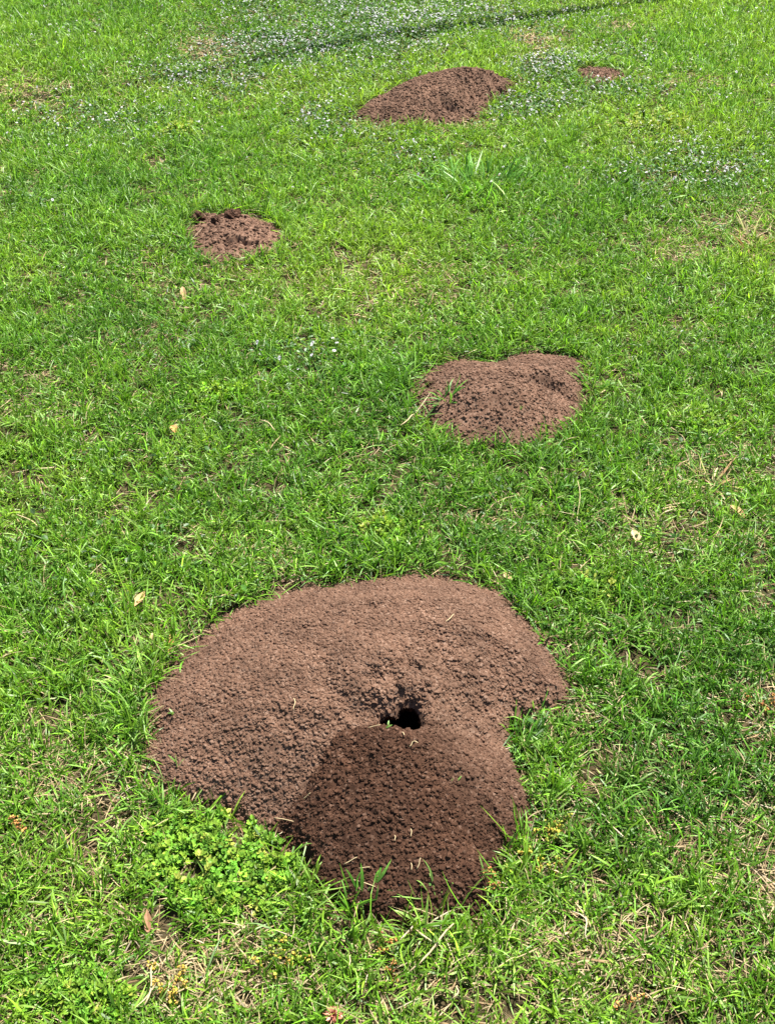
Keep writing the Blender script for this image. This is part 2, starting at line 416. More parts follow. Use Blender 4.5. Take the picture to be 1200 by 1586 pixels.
    if hole is not None:
        n = len(hp); cen = hp.mean(0); V = []
        ax = np.array(hole['axis'])
        depths = (0.004, -0.010, -0.03, -0.06, -0.10, -0.15, -0.2)
        scal = (1.10, 1.0, 1.02, 1.05, 1.0, 0.9, 0.3)
        for dep, s in zip(depths, scal):
            P = cen + (hp - cen) * s
            zz = smooth_h(P[:, 0], P[:, 1])
            if dep < 0:
                k = min(1, -dep / 0.05)
                zz = zz * (1 - k) + float(smooth_h(np.array([cen[0]]), np.array([cen[1]]))[0]) * k
            q = np.stack((P[:, 0], P[:, 1], zz), 1) + (ax * -dep if dep < 0 else np.array((0, 0, -0.003)))
            q += rng.normal(0, 0.0022, q.shape) * (dep < 0)
            V.append(q)
        V = np.concatenate(V); Fh = []
        for r in range(len(depths) - 1):
            for k in range(n): Fh.append((r * n + k, r * n + (k + 1) % n, (r + 1) * n + (k + 1) % n, (r + 1) * n + k))
        tot = [4] * len(Fh); Fh = list(np.array(Fh).ravel()) + [(len(depths) - 1) * n + k for k in range(n)]; tot.append(n)
        mesh_obj('burrow_hole', V, Fh, tot, M_SOIL, root, None, None, True, {'DampShade': np.ones(len(V))}, loc)  # tunnel coloured dark throughout, its shade put into the tone
    # loose crumbs
    rg = np.random.default_rng(seed + 400)
    P = np.stack((rg.uniform(lo[0], hi[0], crumbs * 4), rg.uniform(lo[1], hi[1], crumbs * 4)), 1)
    d = SD(P[:, 0], P[:, 1])
    pr = np.where(d > 0, 0.35 + 0.9 * fbm(P[:, 0] * 9, P[:, 1] * 9, seed + 60, 3), np.clip(1 + d / 0.045, 0, 1) ** 2 * 0.5)
    pr = pr + 0.5 * np.exp(-(np.maximum(d, 0) / 0.025) ** 2) * (d > 0)
    ok = (rg.random(len(P)) < pr)
    if hole is not None: ok &= HDx(P[:, 0], P[:, 1]) < -0.004
    P = P[ok][:crumbs]
    for (ru_, rv_, rs_, rn_, r0_, r1_) in rubble:
        P = np.concatenate((P, hit(ru_, rv_, top) + rg.normal(0, rs_, (rn_, 2))))
    if hole is not None: P = P[HDx(P[:, 0], P[:, 1]) < -0.002]
    CR = crumb_r[0] + (crumb_r[1] - crumb_r[0]) * rg.random(len(P)) ** 5.0
    nr = sum(q[3] for q in rubble)
    if nr: CR[-nr:] = np.maximum(CR[-nr:], rg.uniform(0.0022, 0.0062, nr))
    zz = fine(P[:, 0], P[:, 1], top(P[:, 0], P[:, 1])); zz = np.maximum(zz, gz(P[:, 0], P[:, 1])) + CR * 0.22
    D = damp_shade(P[:, 0], P[:, 1]) if damp_shade is not None else np.zeros(len(P))
    Q = np.column_stack((P, zz)); D3 = np.repeat(D[:, None], 3, 1); big = CR > np.quantile(CR, 0.8)
    V, L, T, D2 = blobs(Q[big], CR[big], 1, D3[big], rg)
    V_, L_, T_, D_ = blobs(Q[~big], CR[~big], 0, D3[~big], rg)
    L = np.concatenate((L, L_ + len(V))); V = np.concatenate((V, V_)); T = np.concatenate((T, T_)); D2 = np.concatenate((D2, D_))
    cr = mesh_obj('soil_crumbs', V, L, T, M_SOIL, root, None, None, False, {'DampShade': D2[:, 0]}, loc); cr['kind'] = 'stuff'
    MOUNDS.append((poly, top, SD, lo, hi))
    return root, top, poly

HH = 0.165
near_out = [(232, 1105), (262, 1050), (330, 985), (395, 942), (470, 922), (545, 910), (630, 897), (700, 903), (765, 921), (815, 970), (850, 1015), (880, 1078), (868, 1098), (830, 1115), (798, 1128), (788, 1165), (808, 1212), (815, 1258), (792, 1310), (759, 1358), (738, 1412), (640, 1428), (560, 1416), (498, 1386), (463, 1328), (415, 1290), (350, 1256), (290, 1240), (256, 1214), (234, 1180), (242, 1140)]
def b(u, v, z, sx, sy, amp, rot=0.0):
    p = G(u, v, z); return (p[0], p[1], sx, sy, rot, amp)
near_bumps = [
    b(650, 1015, .16, .075, .045, .020), b(605, 1090, .15, .045, .05, -.020), b(668, 1075, .15, .020, .055, .019, -0.2), b(625, 1050, .16, .035, .016, .010, 0.3), b(640, 1040, .16, .03, .014, .008), b(530, 1070, .14, .04, .02, -.010, -0.7), b(350, 1130, .06, .13, .11, .013), b(770, 1030, .10, .07, .08, .024), b(610, 940, .09, .12, .05, .016),
    b(505, 1040, .13, .022, .03, -.016), b(585, 1045, .15, .020, .014, -.013), b(575, 945, .10, .018, .012, -.010), b(690, 1085, .13, .03, .02, .008),
    b(460, 960, .10, .03, .02, .010), b(560, 1085, .14, .03, .02, -.010), b(700, 1010, .14, .02, .03, -.008), b(240, 1135, .02, .02, .02, -.012),
    b(735, 1160, .06, .03, .05, -.012)]
hole_px = [(588, 1110), (598, 1101), (613, 1104), (622, 1092), (638, 1090), (649, 1102), (653, 1128), (640, 1135), (612, 1131), (593, 1122)]
fan_px = [(527, 1132, .125), (560, 1126, .14), (590, 1119, .15), (620, 1116, .15), (655, 1120, .15), (705, 1135, .12), (755, 1155, .07), (800, 1195, .02), (822, 1235, 0), (824, 1268, 0), (800, 1318, 0), (768, 1368, 0), (748, 1424, 0), (640, 1442, 0), (560, 1430, 0), (488, 1390, 0), (455, 1322, 0), (418, 1288, .01), (447, 1252, .04), (476, 1212, .07), (500, 1170, .10), (513, 1149, .115)]
near_root, near_top, near_poly = mound(
    near_out, G(640, 1030, HH), HH, 'largest red brown mound with a burrow hole and damp, shade-darkened spill in front', 0.0013, 1,
    near_bumps, [], crumbs=56000, crumb_r=(0.0013, 0.0046), lump=0.005, power=1.9,
    rubble=[(640, 1035, .016, 45, 0, 0), (668, 1065, .014, 55, 0, 0), (600, 1050, .012, 25, 0, 0), (720, 1060, .025, 60, 0, 0), (690, 1020, .02, 40, 0, 0), (585, 1085, .01, 20, 0, 0), (800, 1040, .03, 50, 0, 0), (380, 1190, .05, 40, 0, 0), (640, 1330, .06, 50, 0, 0)],
    hole={'outline': [(u, v, .135) for u, v in hole_px], 'axis': (0.03, 0.72, -0.70)},
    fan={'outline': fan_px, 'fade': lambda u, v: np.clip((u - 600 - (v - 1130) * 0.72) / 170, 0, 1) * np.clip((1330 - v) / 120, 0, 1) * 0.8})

g2 = lambda pts: [G(u, v, z) for u, v, z in pts]
m2_out = [(645, 604), (664, 578), (712, 560), (765, 563), (800, 551), (850, 548), (890, 554), (900, 582), (897, 618), (888, 650), (856, 674), (806, 692), (752, 692), (698, 684), (672, 660), (655, 634)]
m2_root, m2_top, m2_poly = mound(
    m2_out, G(790, 592, .085), 0.090, 'medium two lobed soil mound with a dark crack, midway up the lawn', 0.0022, 120,
    [b(850, 568, .07, .06, .04, .018), b(760, 610, .06, .07, .05, .014), b(700, 640, .02, .02, .02, -.008), b(735, 590, .05, .06, .04, .006)],
    [(g2([(752, 572, .06), (778, 580, .065), (800, 586, .065), (850, 588, .065), (880, 596, .05)]), 0.012, -.013)], crumbs=9000, crumb_r=(0.0018, 0.0058), lump=0.006,
    grain=((0.014, 0.04), (0.0065, 0.12)), power=2.0, conv=0.7, grow=1.10)
m3_out = [(294, 352), (312, 338), (345, 338), (372, 334), (405, 342), (432, 358), (430, 380), (402, 396), (370, 401), (345, 404), (308, 398), (298, 384), (293, 370)]
m3_root, m3_top, m3_poly = mound(
    m3_out, G(372, 352, .035), 0.036, 'small rough soil mound with dark clods on top, farther off on the left', 0.0026, 240,
    [b(385, 352, .03, .06, .06, .008), b(335, 368, .02, .05, .06, .008)],
    [(g2([(368, 368, .03), (382, 371, .03), (392, 376, .02)]), 0.009, -.022), (g2([(345, 375, .02), (358, 380, .01)]), 0.008, -.016), (g2([(330, 345, .02), (338, 362, .02)]), 0.008, -.006)],
    crumbs=2200, crumb_r=(0.0022, 0.009), lump=0.012, grain=((0.024, 0.34), (0.010, 0.30)), power=2.6, conv=0.8, edge=0.012, grow=1.13)
m4_out = [(556, 174), (590, 156), (630, 138), (690, 126), (740, 124), (778, 130), (800, 136), (782, 150), (764, 162), (742, 184), (702, 196), (640, 198), (590, 197), (560, 188)]
m4_root, m4_top, m4_poly = mound(
    m4_out, G(708, 116, .105), 0.115, 'broad soil mound ringed by white flowers, second largest and far up the lawn', 0.004, 360,
    [b(760, 118, .09, .10, .10, .020), b(640, 140, .07, .12, .08, .016), b(735, 150, .05, .04, .03, -.020), b(690, 175, .02, .04, .03, -.014)],
    [(g2([(690, 176, .02), (715, 180, .02), (735, 176, .02)]), 0.02, -.018)], crumbs=9000, crumb_r=(0.0026, 0.007), lump=0.010, grain=((0.030, 0.07), (0.012, 0.13)), power=2.2, conv=0.75, edge=0.014)
m5_out = [(896, 116), (915, 111), (945, 113), (964, 123), (956, 131), (932, 133), (905, 128)]
m5_root, m5_top, m5_poly = mound(
    m5_out, G(930, 119, .02), 0.028, 'smallest and flattest soil patch, beside the far broad mound', 0.005, 480,
    [], [], crumbs=900, crumb_r=(0.003, 0.009), lump=0.008, grain=((0.024, 0.2), (0.012, 0.2)), power=2.6, conv=0.9, edge=0.012, grow=1.22)

def mound_sd(x, y):
    """largest signed distance to any mound"""
    d = np.full(x.shape, -1.0)
    for poly, top, SD, lo, hi in MOUNDS:
        m = (x > lo[0]) & (x < hi[0]) & (y > lo[1]) & (y < hi[1])
        d[m] = np.maximum(d[m], SD(x[m], y[m]))
    return d
def surf(x, y):
    x = np.atleast_1d(np.asarray(x, float)); y = np.atleast_1d(np.asarray(y, float))
    z = gz(x, y)
    for poly, top, SD, lo, hi in MOUNDS:
        m = (x > lo[0]) & (x < hi[0]) & (y > lo[1]) & (y < hi[1])
        if m.any(): z[m] = np.where(SD(x[m], y[m]) > 0, np.maximum(top(x[m], y[m]), z[m]), z[m])
    return z

# ------------------------------------------------------------------ what grows where (by place on the lawn)
def ell(u, v, items):
    m = np.zeros_like(u)
    for (cu, cv, ru, rv, s) in items: m = np.maximum(m, s * np.exp(-((u - cu) / ru) ** 2 - ((v - cv) / rv) ** 2))
    return m
DRY = [(40, 150, 70, 35, .8), (330, 75, 55, 25, .9), (830, 66, 50, 18, 1.3), (962, 46, 45, 12, 1.2), (718, 197, 45, 9, 1.3), (1150, 350, 90, 40, 1), (1040, 385, 80, 30, .8), (590, 440, 150, 45, .5), (1100, 725, 90, 50, .9), (200, 530, 90, 30, .5),
       (430, 868, 40, 18, .8), (890, 1105, 50, 25, .8), (1185, 1110, 35, 60, .7), (1165, 1350, 70, 110, .6), (880, 1490, 170, 60, .55), (330, 1510, 150, 55, .75), (960, 1480, 60, 60, .6), (90, 1210, 130, 50, .5), (1000, 820, 120, 60, .5), (270, 445, 120, 30, .4), (60, 610, 90, 50, .4), (760, 800, 60, 30, .5), (1060, 130, 80, 30, .45), (190, 120, 60, 20, .5)]
LUSH = [(130, 60, 160, 50, .7), (560, 640, 140, 70, .6), (420, 760, 110, 50, .5), (90, 960, 120, 110, .7), (560, 870, 150, 30, .6), (1120, 60, 110, 50, .5), (1020, 960, 130, 80, .5), (760, 300, 110, 40, .6), (850, 500, 100, 40, .5), (1000, 1230, 150, 80, .5), (620, 1480, 120, 60, .5), (70, 1420, 100, 70, .5)]
YEL = [(290, 205, 70, 22, .9), (740, 240, 40, 25, .7), (1000, 200, 110, 30, .9), (1090, 645, 60, 30, .7), (600, 835, 45, 22, .7), (345, 620, 45, 25, .8), (900, 905, 60, 25, .6), (560, 585, 50, 18, .7), (60, 440, 60, 30, .5), (700, 20, 250, 20, .3), (310, 700, 70, 30, .5), (840, 1320, 50, 60, .5), (470, 1500, 60, 40, .4)]
FLOW = [(470, 558, 65, 30, .65), (1090, 262, 120, 38, .75), (985, 280, 70, 24, .7), (850, 112, 60, 22, 1.5), (820, 170, 70, 24, 1.2), (930, 145, 70, 18, .9), (960, 95, 60, 16, .6),
        (170, 195, 110, 32, .7), (300, 120, 90, 26, .9), (450, 75, 120, 34, 1.5), (600, 50, 120, 40, 1.6), (700, 30, 130, 34, 1.2), (430, 25, 90, 24, 1.0), (540, 8, 90, 22, 1.3), (380, 130, 70, 26, 1.0), (560, 110, 90, 30, .7), (500, 195, 70, 30, .8), (620, 235, 60, 25, .5), (110, 55, 40, 14, .6), (860, 30, 80, 16, .6), (70, 325, 22, 16, .4), (780, 5, 60, 16, .6)]
WEED = [(348, 1332, 120, 80, 1.1), (120, 1552, 85, 48, 1.0), (868, 776, 65, 28, .9), (345, 616, 42, 20, .8), (610, 826, 45, 18, .8), (905, 910, 60, 20, .7), (1000, 200, 70, 18, .7)]

# ------------------------------------------------------------------ grass
def half_w(y): return 0.353 * (y * CP + CAM_H * SP) * 1.0
def scatter(dens_fn, y0, y1, margin, rg):
    """points over the trapezoid of lawn in and round the view; dens_fn(x, y) per square metre, its peak given as .peak"""
    hw = half_w(y1) + margin
    n = rg.poisson(2 * hw * (y1 - y0) * dens_fn.peak)
    x = rg.uniform(-hw, hw, n); y = rg.uniform(y0, y1, n)
    k = np.abs(x) < half_w(y) + margin; x = x[k]; y = y[k]
    k = rg.random(len(x)) * dens_fn.peak < dens_fn(x, y)
    return x[k], y[k]

def lawn_strip(y0, y1, shoots, lenm, widm, seed, straw_share):
    rg = np.random.default_rng(seed)
    def dens(x, y):
        u, v = proj(x, y)
        cl = fbm(x * 27, y * 27, 200, 3)
        f = 0.16 + 1.05 * sstep(0.33, 0.58, cl)
        f *= 1 - 0.42 * np.clip(ell(u, v, DRY), 0, 1.1)
        f *= 1 - 0.35 * np.clip(ell(u, v, FLOW), 0, 1)
        f *= 1 - 0.65 * np.clip(ell(u, v, WEED), 0, 1)
        sd = mound_sd(x, y)
        f = np.where(sd > 0.012, 0, f)
        f = np.where((sd > -0.0) & (sd <= 0.012), f * 0.35, f)
        return np.clip(f, 0, 1.2) * shoots
    dens.peak = 1.2 * shoots
    x, y = scatter(dens, y0, y1, 0.45, rg)
    n = len(x); u, v = proj(x, y); sd = mound_sd(x, y)
    dry = np.clip(ell(u, v, DRY), 0, 1.2); lush = ell(u, v, LUSH); yel = ell(u, v, YEL); flo = np.clip(ell(u, v, FLOW), 0, 1)
    tall = (0.75 + 0.75 * fbm(x * 3.1, y * 3.1, 210, 3)) * (1 + 0.25 * lush - 0.25 * dry - 0.30 * flo)
    tall *= 1 + 0.35 * np.exp(-(sd / 0.035) ** 2)
    # shoot colour
    hue = 0.5 + 0.62 * (fbm(x * 1.7, y * 1.7, 220, 4) - 0.5) + 0.30 * (fbm(x * 9, y * 9, 225, 3) - 0.5) + 0.35 * (rg.random(n) - 0.5)
    A = np.array((0.045, 0.128, 0.010)); B = np.array((0.094, 0.216, 0.013)); Cc = np.array((0.165, 0.270, 0.023))
    t = np.clip((hue - 0.23) / 0.45 + 0.40 * yel - 0.18 * lush, 0, 1)[:, None]
    # nearer the eye the leaves are bluer, farther up the slope yellower
    near = np.clip((v - 700) / 900, -0.5, 1)[:, None]
    t = np.clip(t - 0.15 * near, 0, 1)
    col = np.where(t < 0.5, A + (B - A) * t * 2, B + (Cc - B) * (t * 2 - 1))
    Vs = []; Ls = []; Ts = []; Cs = []; off = 0
    up_el = rg.uniform(math.radians(25), math.radians(88), n); saz = rg.uniform(0, 2 * math.pi, n)
    sdir = dirs(saz, up_el)
    z = surf(x, y) if False else gz(x, y)
    NB = 4
    for k in range(NB):
        h = rg.uniform(0.0, 0.020, n) * tall
        keep = rg.random(n) < (1.0, 0.95, 0.85, 0.6)[k]
        base = np.column_stack((x, y, z)) + sdir * h[:, None]
        base[:, :2] += rg.normal(0, 0.004, (n, 2))
        az = saz + rg.normal(0, 1.1, n) + (k % 2) * math.pi * 0.8
        el = np.clip(up_el * 0.55 + rg.normal(0.30, 0.38, n), 0.05, 1.5)
        L = lenm * tall * rg.uniform(0.5, 1.35, n)
        long_ = (rg.random(n) < 0.035) & (sd < -0.05); L = np.where(long_, L * 1.8, L)
        W = widm * rg.uniform(0.6, 1.25, n)
        droop = rg.uniform(0.05, 0.55, n)
        val = np.exp(rg.normal(0, 0.37, n))[:, None]
        c = col * val
        pale = rg.random(n) < 0.22
        c = np.where(pale[:, None], c * 0.7 + np.array((0.11, 0.165, 0.045)), c)
        st = rg.random(n) < straw_share * (0.35 + 1.8 * dry) * (0.5 + fbm(x * 6, y * 6, 240, 3))
        sc_ = np.array((0.33, 0.26, 0.145)) * np.exp(rg.normal(0, 0.28, n))[:, None]
        c = np.where(st[:, None], sc_, c)
        el = np.where(st, el * 0.35, el); W = np.where(st, W * 0.6, W)
        a = keep
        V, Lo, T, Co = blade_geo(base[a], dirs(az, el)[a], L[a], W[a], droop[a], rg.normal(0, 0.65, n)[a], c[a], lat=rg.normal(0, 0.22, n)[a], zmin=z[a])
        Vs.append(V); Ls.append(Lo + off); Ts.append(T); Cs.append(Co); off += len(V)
    return np.concatenate(Vs), np.concatenate(Ls), np.concatenate(Ts), np.concatenate(Cs)

parts = [lawn_strip(0.30, 1.45, 19000, 0.035, 0.0028, 11, 0.30),
         lawn_strip(1.45, 2.6, 16500, 0.036, 0.0027, 12, 0.15),
         lawn_strip(2.6, 4.2, 13000, 0.037, 0.0029, 13, 0.13),
         lawn_strip(4.2, 7.6, 8500, 0.040, 0.0034, 14, 0.12)]
off = 0; LL = []
for p in parts: LL.append(p[1] + off); off += len(p[0])
tag(mesh_obj('grass', np.concatenate([p[0] for p in parts]), np.concatenate(LL), np.concatenate([p[2] for p in parts]), M_GRASS, None, np.concatenate([p[3] for p in parts])), kind='stuff')
print('grass verts', off)
del parts, LL

# dead thatch lying under and between the blades
def thatch():
    rg = np.random.default_rng(30); out = []; off = 0
    for (y0, y1, dn, wd) in ((0.3, 1.8, 9000, 0.0016), (1.8, 3.5, 5500, 0.0020), (3.5, 7.6, 5000, 0.0030)):
        def dens(x, y):
            u, v = proj(x, y); sd = mound_sd(x, y)
            f = 0.10 + 0.40 * sstep(0.4, 0.75, fbm(x * 7, y * 7, 260, 3)) + 0.9 * np.clip(ell(u, v, DRY), 0, 1.2) + 0.42 * np.clip((v - 1050) / 400, 0, 1)
            return np.where(sd > 0.004, 0, np.clip(f, 0, 1.2)) * dn
        dens.peak = dn * 1.2
        x, y = scatter(dens, y0, y1, 0.4, rg); n = len(x); z = gz(x, y)
        u, v = proj(x, y); dry = np.clip(ell(u, v, DRY), 0, 1)
        base = np.column_stack((x, y, z + rg.uniform(0.002, 0.016, n) * (0.7 + 0.8 * dry)))
        L = rg.uniform(0.02, 0.065, n); el = rg.normal(0.12, 0.22, n)
        A = np.array((0.40, 0.31, 0.18)); B = np.array((0.20, 0.125, 0.06)); t = rg.random((n, 1)) ** 1.4
        far = np.clip((500 - v) / 400, 0, 1)[:, None]
        c = (A * (1 - t) + B * t) * (1 - 0.0 * far) * np.exp(rg.normal(0, 0.2, n))[:, None]
        V, Lo, T, Co = blade_geo(base, dirs(rg.uniform(0, 6.28, n), el), L, wd * rg.uniform(0.6, 1.4, n), rg.uniform(-0.1, 0.3, n), rg.normal(0, 0.6, n), c, lat=rg.normal(0, 0.35, n), zmin=z)
        out.append((V, Lo + off, T, Co)); off += len(V)
    return [np.concatenate([o[k] for o in out]) for k in range(4)]
V, L, T, Co = thatch()
tag(mesh_obj('dry_thatch', V, L, T, M_STRAW, None, Co), kind='stuff')

# low leafy ground cover among the white flowers
def small_leaf_geo(P, az, el, L, W, col):
    """oval leaflets, folded on the midrib: six points each"""
    N = len(P); d = dirs(az, el); up = np.array((0, 0, 1.0))
    s = np.cross(d, up); s /= np.linalg.norm(s, axis=1, keepdims=True) + 1e-9; nn = np.cross(s, d)
    rows = []
    for (t, w_, h) in ((0, 0, 0), (0.4, -0.5, 0.10), (0.78, -0.36, 0.08), (1, 0, -0.05), (0.78, 0.36, 0.08), (0.4, 0.5, 0.10), (0.5, 0, 0.0)):
        rows.append(P + d * (L * t)[:, None] + s * (W * w_)[:, None] + nn * (L * h)[:, None])
    V = np.stack(rows, 1).reshape(-1, 3)
    one = [0, 6, 1, 1, 6, 2, 2, 6, 3, 3, 6, 4, 4, 6, 5, 5, 6, 0]
    loops = (np.arange(N)[:, None] * 7 + np.array(one)[None]).ravel()
    return V, loops, np.full(N * 6, 3), np.repeat(col, 7, 0)
def ground_cover():
    rg = np.random.default_rng(41)
    def dens(x, y):
        u, v = proj(x, y)
        f = np.clip(ell(u, v, FLOW), 0, 1) * (0.3 + fbm(x * 8, y * 8, 300, 3)) + 0.10 * sstep(0.55, 0.75, fbm(x * 4, y * 4, 310, 3))
        return np.where(mound_sd(x, y) > 0.0, 0, f) * 11000
    dens.peak = 14300
    x, y = scatter(dens, 1.2, 7.4, 0.3, rg); n = len(x); z = gz(x, y)
    P = np.column_stack((x, y, z + rg.uniform(0.008, 0.036, n)))
    c = np.array((0.034, 0.090, 0.014)) * np.exp(rg.normal(0, 0.3, n))[:, None]
    L = rg.uniform(0.008, 0.017, n)
    return small_leaf_geo(P, rg.uniform(0, 6.28, n), rg.normal(0.25, 0.4, n), L, L * rg.uniform(0.5, 0.8, n), c)
V, L, T, Co = ground_cover()
tag(mesh_obj('ground_cover', V, L, T, M_LEAF, None, Co), kind='stuff')

# ------------------------------------------------------------------ white flowers
def flower_parts(rg, bag, P, R, stem=True):
    """flat cluster of tiny white florets round a dark eye, on a thin stem"""
    tilt = rg.normal(0, 0.35, 2)
    n = rg.integers(6, 9)
    X = np.array((1, 0, tilt[0])); Y = np.array((0, 1, tilt[1])); Z = np.array((-tilt[0], -tilt[1], 1.0))
    for k in range(n):
        a = 2 * math.pi * k / n + rg.normal(0, 0.15); r = R * rg.uniform(0.85, 1.15)
        e = X * math.cos(a) + Y * math.sin(a); s = -X * math.sin(a) + Y * math.cos(a)
        w_ = r * 0.36
        V = [P + e * r * 0.22, P + e * r * 0.6 - s * w_ + Z * r * 0.22, P + e * r - s * w_ * 0.5 + Z * r * 0.16, P + e * r + s * w_ * 0.5 + Z * r * 0.16, P + e * r * 0.6 + s * w_ + Z * r * 0.22]
        bag.add(V, [0, 1, 2, 3, 4], [5], np.array((0.52, 0.50, 0.54)) * rg.uniform(0.85, 1.05), 0)
    V0, F0 = ico(1)
    bag.add(V0 * np.array((0.3, 0.3, 0.32)) * R + P + Z * R * 0.12, F0.ravel(), [3] * len(F0), (0.16, 0.09, 0.09), 0)
    if stem: tube(bag, [P, P + np.array((tilt[0] * 0.01, tilt[1] * 0.01, -0.022)), P + np.array((tilt[0] * 0.02, tilt[1] * 0.02, -0.045))], 0.0007, (0.06, 0.12, 0.02), 4, 1, False)

def flower_spots():
    rg = np.random.default_rng(52); spots = []
    def dens(x, y):
        u, v = proj(x, y)
        f = (np.clip(ell(u, v, FLOW), 0, 1.6) + 0.06 * np.clip((330 - v) / 200, 0, 1)) * (0.40 + 0.80 * sstep(0.36, 0.66, fbm(x * 6.5, y * 6.5, 330, 3)))
        return np.where(mound_sd(x, y) > -0.01, 0, f) * 1150
    dens.peak = 1150 * 2.2
    x, y = scatter(dens, 1.2, 7.4, 0.2, rg)
    return np.column_stack((x, y))
FS = flower_spots()
u_, v_ = proj(FS[:, 0], FS[:, 1])
inview = (u_ > -5) & (u_ < 1205) & (v_ > -5)
order = np.argsort(np.where(inview, FS[:, 1], 99))
print('flowers', len(FS), 'in view', int(inview.sum()))
rgf = np.random.default_rng(53)
protos = []
for k in range(8):
    bg_ = Bag(); flower_parts(rgf, bg_, np.zeros(3), 1.0, False)
    tube(bg_, [(0, 0, 0), (0.2, 0.1, -2.6), (0.3, 0.3, -5.2)], 0.10, (0.06, 0.12, 0.02), 4, 1, False)
    protos.append(bg_)
def flower_label(u, v):
    if v > 480: return 'tiny white flower in the sparse patch left of the two lobed mound', 'white flowers left of the two lobed mound'
    if u > 880 and v > 195: return 'tiny white flower in the loose drift near the right edge, below the smallest soil patch', 'white flowers of the right hand drift'
    if u > 640: return 'tiny white flower close around the broad far mound and the smallest soil patch', 'white flowers beside the broad far mound'
    if u > 420: return 'tiny white flower in the grass left of the broad far mound', 'white flowers left of the broad far mound'
    return 'tiny white flower in the thin scatter on the far left of the lawn', 'white flowers on the far left'
fm = {}
rest = Bag()
for rank, i in enumerate(order):
    x, y = FS[i]; z = float(gz(x, y)); R = rgf.uniform(0.0025, 0.0048); hgt = rgf.uniform(0.034, 0.052)
    k = rgf.integers(0, 8)
    if rank < 300 and inview[i]:
        if k not in fm:
            o = protos[k].build('white_flower', [M_PETAL, M_LEAF]); fm[k] = o
        else:
            o = fm[k].copy(); C.objects.link(o)
        o.location = (x, y, z + hgt); o.scale = (R, R, R); o.rotation_euler = (0, 0, rgf.uniform(0, 6.28))
        lab, grp = flower_label(u_[i], v_[i]); tag(o, lab, 'flower', grp)
    else:
        a = rgf.uniform(0, 6.28); ca, sa = math.cos(a), math.sin(a); Mz = np.array(((ca, sa, 0), (-sa, ca, 0), (0, 0, 1)))
        src = protos[k]
        for Vp, Lp, Tp, cp, mp in zip(src.V, src.L, src.T, src.c, src.m):
            pass
        Vall = np.concatenate(src.V) @ Mz * R + np.array((x, y, z + hgt))
        rest.V.append(Vall); rest.L.append(np.concatenate(src.L) + rest.n); rest.T.append(np.concatenate(src.T)); rest.c.append(np.concatenate(src.c)); rest.m.append(np.concatenate(src.m)); rest.n += len(Vall)
tag(rest.build('flower_carpet', [M_PETAL, M_LEAF]), kind='stuff')

# ------------------------------------------------------------------ leafy weeds
def leafy_weed(px, ru, rv, n_shoot, label, colr, seed, leafL=0.011, hgt=0.03, yellow=0.08):
    rg = np.random.default_rng(seed)
    c = G(*px); cz = float(gz(*c)); loc = (float(c[0]), float(c[1]), cz)
    root = empty('leafy_weed', loc); tag(root, label, 'weed', 'low leafy weeds in the lawn')
    m = n_shoot * 3
    a = rg.uniform(0, 6.28, m); r = np.sqrt(rg.random(m))
    U = px[0] + ru * r * np.cos(a); Vv = px[1] + rv * r * np.sin(a)
    XY = np.array([G(p, q) for p, q in zip(U, Vv)])
    k = (fbm(XY[:, 0] * 18, XY[:, 1] * 18, seed, 2) > 0.36 + 0.25 * (r - 0.6)) & (mound_sd(XY[:, 0], XY[:, 1]) < 0.004)
    XY = XY[k][:n_shoot]; n = len(XY); rr = r[k][:n_shoot]
    z = surf(XY[:, 0], XY[:, 1])
    dome = hgt * (0.55 + 0.6 * (1 - rr ** 2)) * rg.uniform(0.6, 1.25, n)
    fo = Bag(); st = Bag()
    for i in range(n):
        top = np.array((XY[i, 0] + rg.normal(0, .004), XY[i, 1] + rg.normal(0, .004), z[i] + dome[i])); bot = np.array((XY[i, 0], XY[i, 1], z[i]))
        mid = (top + bot) / 2 + rg.normal(0, 0.003, 3)
        tube(st, [bot, mid, top], [0.0010, 0.0009, 0.0006], np.array((0.07, 0.14, 0.03)), 4, 0, False)
        tint = np.array(colr) * math.exp(rg.normal(0, 0.30)) * np.array((rg.uniform(0.8, 1.35), 1, 1))
        if rg.random() < yellow: tint = np.array((0.30, 0.34, 0.06))
        nl = rg.integers(8, 14); q = np.linspace(0, 1, nl)
        az = rg.uniform(0, 6.28) + np.arange(nl) * 2.4; el = np.where(q > 0.6, 0.75, 0.25) + rg.normal(0, 0.25, nl)
        P = bot + (top - bot) * (0.35 + 0.65 * q)[:, None]
        Ln = leafL * rg.uniform(0.65, 1.2, nl) * np.where(q > 0.75, 0.75, 1.0)
        V, Lo, T, Co = small_leaf_geo(P, az, el, Ln, Ln * rg.uniform(0.42, 0.6, nl), np.repeat(tint[None], nl, 0) * np.exp(rg.normal(0, 0.12, nl))[:, None])
        fo.add(V, Lo, T, Co)
        # toothed tips: two small side lobes on every leaf
        for sgn in (-1, 1):
            V, Lo, T, Co = small_leaf_geo(P + dirs(az, el) * (Ln * 0.35)[:, None], az + sgn * 0.65, el, Ln * 0.5, Ln * 0.26, np.repeat(tint[None], nl, 0))
            fo.add(V, Lo, T, Co)
    fo.build('foliage', M_LEAF, root, loc=loc)['kind'] = 'stuff'; st.build('stems', M_LEAF, root, loc=loc)['kind'] = 'stuff'
    return root
BR = (0.140, 0.280, 0.030)
leafy_weed((348, 1332), 140, 92, 420, 'large bright green leafy weed patch at the left foot of the largest mound', BR, 601, 0.0110, 0.026, 0.07)
leafy_weed((120, 1552), 95, 52, 150, 'bright green leafy weed low on the left, in the nearest grass', BR, 602, 0.0105, 0.024, 0.07)
